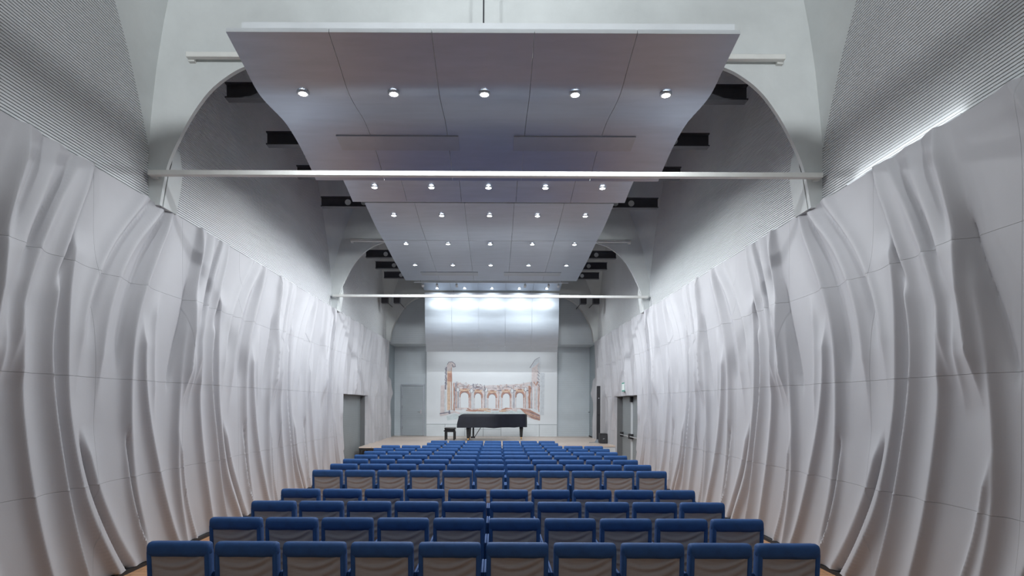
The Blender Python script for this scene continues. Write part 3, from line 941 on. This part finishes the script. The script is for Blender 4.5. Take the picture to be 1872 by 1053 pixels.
# right tower
poly([(1262, 190), (1310, 110), (1352, 90), (1360, 720), (1262, 700)], PI)
poly([(1240, 212), (1305, 110), (1358, 80), (1350, 150), (1270, 212)], MI)
vline(1345, 170, 420, 20, MI, 10, 6); vline(1350, 400, 740, 12, TE, 10, 4); vline(1238, 430, 700, 30, TE, 8, 5); vline(1262, 380, 700, 7, SL, 8, 3)
vline(1285, 440, 720, 22, WH, 5, 2); vline(1320, 450, 720, 16, MI, 6, 2)
vline(1310, 240, 380, 30, PI, 5, 3); stroke([(1290, 380), (1315, 420), (1335, 370)], 22, TE, 4)
stroke([(1240, 210), (1300, 115), (1355, 82)], 6, SL, 2); vline(1365, 90, 280, 4, MI, 5, 1)
for q in range(5):
    stroke([(1330, 250 + 40 * q), (1358, 280 + 38 * q)], 8, SL, 4)
dr.build('drawing', INK, sc, recalc=False)

# ------------------------------------------------------------------ piano
pn = empty('grand_piano', at(901, 804, 23.1)[:2] + (ZS,))
tag(pn, 'grand piano under a dark navy cover on the stage', 'piano')
# plan outline: keyboard end at -X, tail at +X, bent side toward the audience (-Y)
out = [(-1.37, -0.76), (-0.30, -0.76), (0.05, -0.72), (0.35, -0.55), (0.60, -0.30), (0.85, -0.10), (1.10, 0.0), (1.28, 0.10),
       (1.37, 0.30), (1.37, 0.60), (1.30, 0.74), (1.15, 0.78), (-1.37, 0.78)]
n = len(out)
def ring(z, grow, x_in=0.0, wave=0.0):
    r = []
    for i, (x, y) in enumerate(out):
        xx = x * (1 + grow) + (x_in if x < -1.3 else 0); yy = y * (1 + grow)
        r.append((xx, yy, z + (wave * math.sin(i * 2.3) if wave else 0)))
    return r
rings = [ring(0.50, 0.005, 0, 0.015), ring(0.62, 0.004), ring(0.72, 0.004, 0.02), ring(0.90, 0.0, 0.06), ring(0.985, 0.0, 0.12), ring(1.015, -0.02, 0.15)]
mb = MB()
vs = [p for r in rings for p in r]
fs = []
for k in range(len(rings) - 1):
    fs += [(k * n + i, k * n + (i + 1) % n, (k + 1) * n + (i + 1) % n, (k + 1) * n + i) for i in range(n)]
fs += [tuple(range((len(rings) - 1) * n, len(rings) * n))]
mb.add(vs, fs)
mb.build('cover', M['pcover'], pn, smooth=35)
MB().prism([(x * 0.96, y * 0.95) for x, y in out], 'Z', 0.52, 0.95).build('case', M['pblack'], pn)
for x, y in ((-0.95, -0.55), (-0.95, 0.55), (1.15, 0.42)):
    lg = MB().prism([(x - 0.075, y - 0.075), (x + 0.075, y - 0.075), (x + 0.075, y + 0.075), (x - 0.075, y + 0.075)], 'Z', 0.42, 0.53)
    lo = [(x - 0.05, y - 0.05, 0.09), (x + 0.05, y - 0.05, 0.09), (x + 0.05, y + 0.05, 0.09), (x - 0.05, y + 0.05, 0.09)]
    hi = [(x - 0.068, y - 0.068, 0.42), (x + 0.068, y - 0.068, 0.42), (x + 0.068, y + 0.068, 0.42), (x - 0.068, y + 0.068, 0.42)]
    lg.add(lo + hi, [(0, 1, 2, 3), (4, 5, 6, 7), (0, 1, 5, 4), (1, 2, 6, 5), (2, 3, 7, 6), (3, 0, 4, 7)])
    lego = lg.build('leg', M['pblack'], pn)
    MB().cyl((x - 0.02, y, 0.045), (x + 0.02, y, 0.045), 0.045, n=14).box(x - 0.03, x + 0.03, y - 0.03, y + 0.03, 0.06, 0.1)\
        .build('caster', M['brass'], lego, smooth=40)
ly = MB().box(-0.80, -0.74, -0.10, -0.07, 0.12, 0.55).box(-0.80, -0.74, 0.07, 0.10, 0.12, 0.55).box(-0.86, -0.70, -0.14, 0.14, 0.07, 0.13)
ly.cyl((-0.72, -0.05, 0.10), (-0.45, -0.05, 0.53), 0.012, n=8).cyl((-0.72, 0.05, 0.10), (-0.45, 0.05, 0.53), 0.012, n=8)
ly = ly.build('pedal_lyre', M['pblack'], pn)
for y in (-0.07, 0, 0.07):
    MB().box(-0.98, -0.86, y - 0.015, y + 0.015, 0.075, 0.09).build('pedal', M['brass'], ly)

bx, by, _ = at(823.5, 804, 23.1)
bn = empty('piano_bench', (bx, by, ZS))
tag(bn, 'black padded piano bench beside the grand piano', 'bench')
MB().box(-0.21, 0.21, -0.34, 0.34, 0.40, 0.48).build('cushion', M['pblack'], bn, bevel=(0.025, 3), smooth=60)
MB().box(-0.19, 0.19, -0.32, 0.32, 0.31, 0.40).build('seat_frame', M['pblack'], bn)
for x in (-0.17, 0.17):
    for y in (-0.30, 0.30):
        MB().box(x - 0.03, x + 0.03, y - 0.03, y + 0.03, 0, 0.31).build('leg', M['pblack'], bn)
for x in (-0.2, 0.2):
    MB().cyl((x, -0.34, 0.36), (x, -0.40, 0.36), 0.03, n=12).build('knob', M['pblack'], bn, smooth=40)

# ------------------------------------------------------------------ loudspeakers
cx_, cy_, _ = at(1094, 808, 21.55)
sp = empty('column_speaker', (cx_, cy_, ZS))
tag(sp, 'tall thin black column loudspeaker at the right edge of the stage', 'loudspeaker')
MB().box(-0.06, 0.06, -0.06, 0.06, 0.10, 2.10).build('column', M['spk'], sp, bevel=(0.01, 2))
MB().box(-0.05, 0.05, -0.066, -0.06, 0.14, 1.0).box(-0.05, 0.05, -0.066, -0.06, 1.06, 2.07).build('grille', M['grille'], sp)
MB().cyl((0, -0.068, 1.65), (0, -0.060, 1.65), 0.022, n=14).build('badge', M['chrome'], sp, smooth=40)
MB().add([(-0.13, -0.16, 0), (0.13, -0.16, 0), (0.13, 0.12, 0), (-0.13, 0.12, 0), (-0.06, -0.07, 0.13), (0.06, -0.07, 0.13), (0.06, 0.07, 0.13), (-0.06, 0.07, 0.13)],
         [(0, 1, 2, 3), (4, 5, 6, 7), (0, 1, 5, 4), (1, 2, 6, 5), (2, 3, 7, 6), (3, 0, 4, 7)]).build('base', M['foot'], sp, bevel=(0.01, 2))
MB().box(-0.33, -0.05, -0.03, 0.03, 0, 0.02).build('foot_bar', M['foot'], sp)
sx_, sy_, _ = at(1106.5, 811, 21.25)
sb = empty('subwoofer', (sx_ - 0.08, sy_, ZS))
tag(sb, 'small black subwoofer box beside the tall column loudspeaker', 'loudspeaker')
MB().box(-0.135, 0.135, -0.13, 0.2, 0.0, 0.36).build('cabinet', M['spk'], sb, bevel=(0.012, 2))
MB().box(-0.115, 0.115, -0.137, -0.13, 0.03, 0.32).build('grille', M['grille'], sb)
MB().add([(-0.03, -0.139, 0.15), (0.03, -0.139, 0.165), (0.035, -0.139, 0.195), (-0.025, -0.139, 0.18)], [(0, 1, 2, 3)]).build('emblem', M['chrome'], sb)
MB().box(-0.05, 0.05, 0.0, 0.10, 0.355, 0.37).build('handle', M['foot'], sb)

# small boxes hanging by the far arch
for i, (px, yy) in enumerate(((703, 22.6), (725.5, 22.6), (1065, 22.6), (1088.5, 22.6))):
    p = at(px, 549.5, yy)
    e = empty('wall_speaker', p)
    tag(e, 'small dark box speaker by the far arch, %s from the left' % ORD[i], 'loudspeaker', 'box speakers by the far arch')
    x = max(-4.24, min(4.24, p[0])) - p[0]
    MB().box(x - 0.125, x + 0.125, -0.12, 0.12, -0.13, 0.13).build('cabinet', M['steel'], e, bevel=(0.01, 2))
    MB().box(x - 0.105, x + 0.105, -0.127, -0.12, -0.11, 0.11).build('grille', M['grille'], e)
    MB().cyl((x, 0.12, 0), (x, 24.2 - yy if abs(p[0]) > 4 else 24.5 - yy, 0), 0.015, n=8).build('bracket', M['steel'], e)

# exit sign over the right doors
es = empty('exit_sign', (W - 0.13, 18.35, 2.62))
tag(es, 'small green edged exit sign above the grey double doors', 'sign')
MB().box(-0.01, 0.012, -0.20, 0.20, -0.15, 0.13).build('frame', M['green'], es)
MB().box(-0.014, -0.01, -0.16, 0.16, -0.11, 0.09).build('face', M['signw'], es)
MB().box(0.012, 0.14, -0.02, 0.02, -0.02, 0.02).build('bracket', M['green'], es)
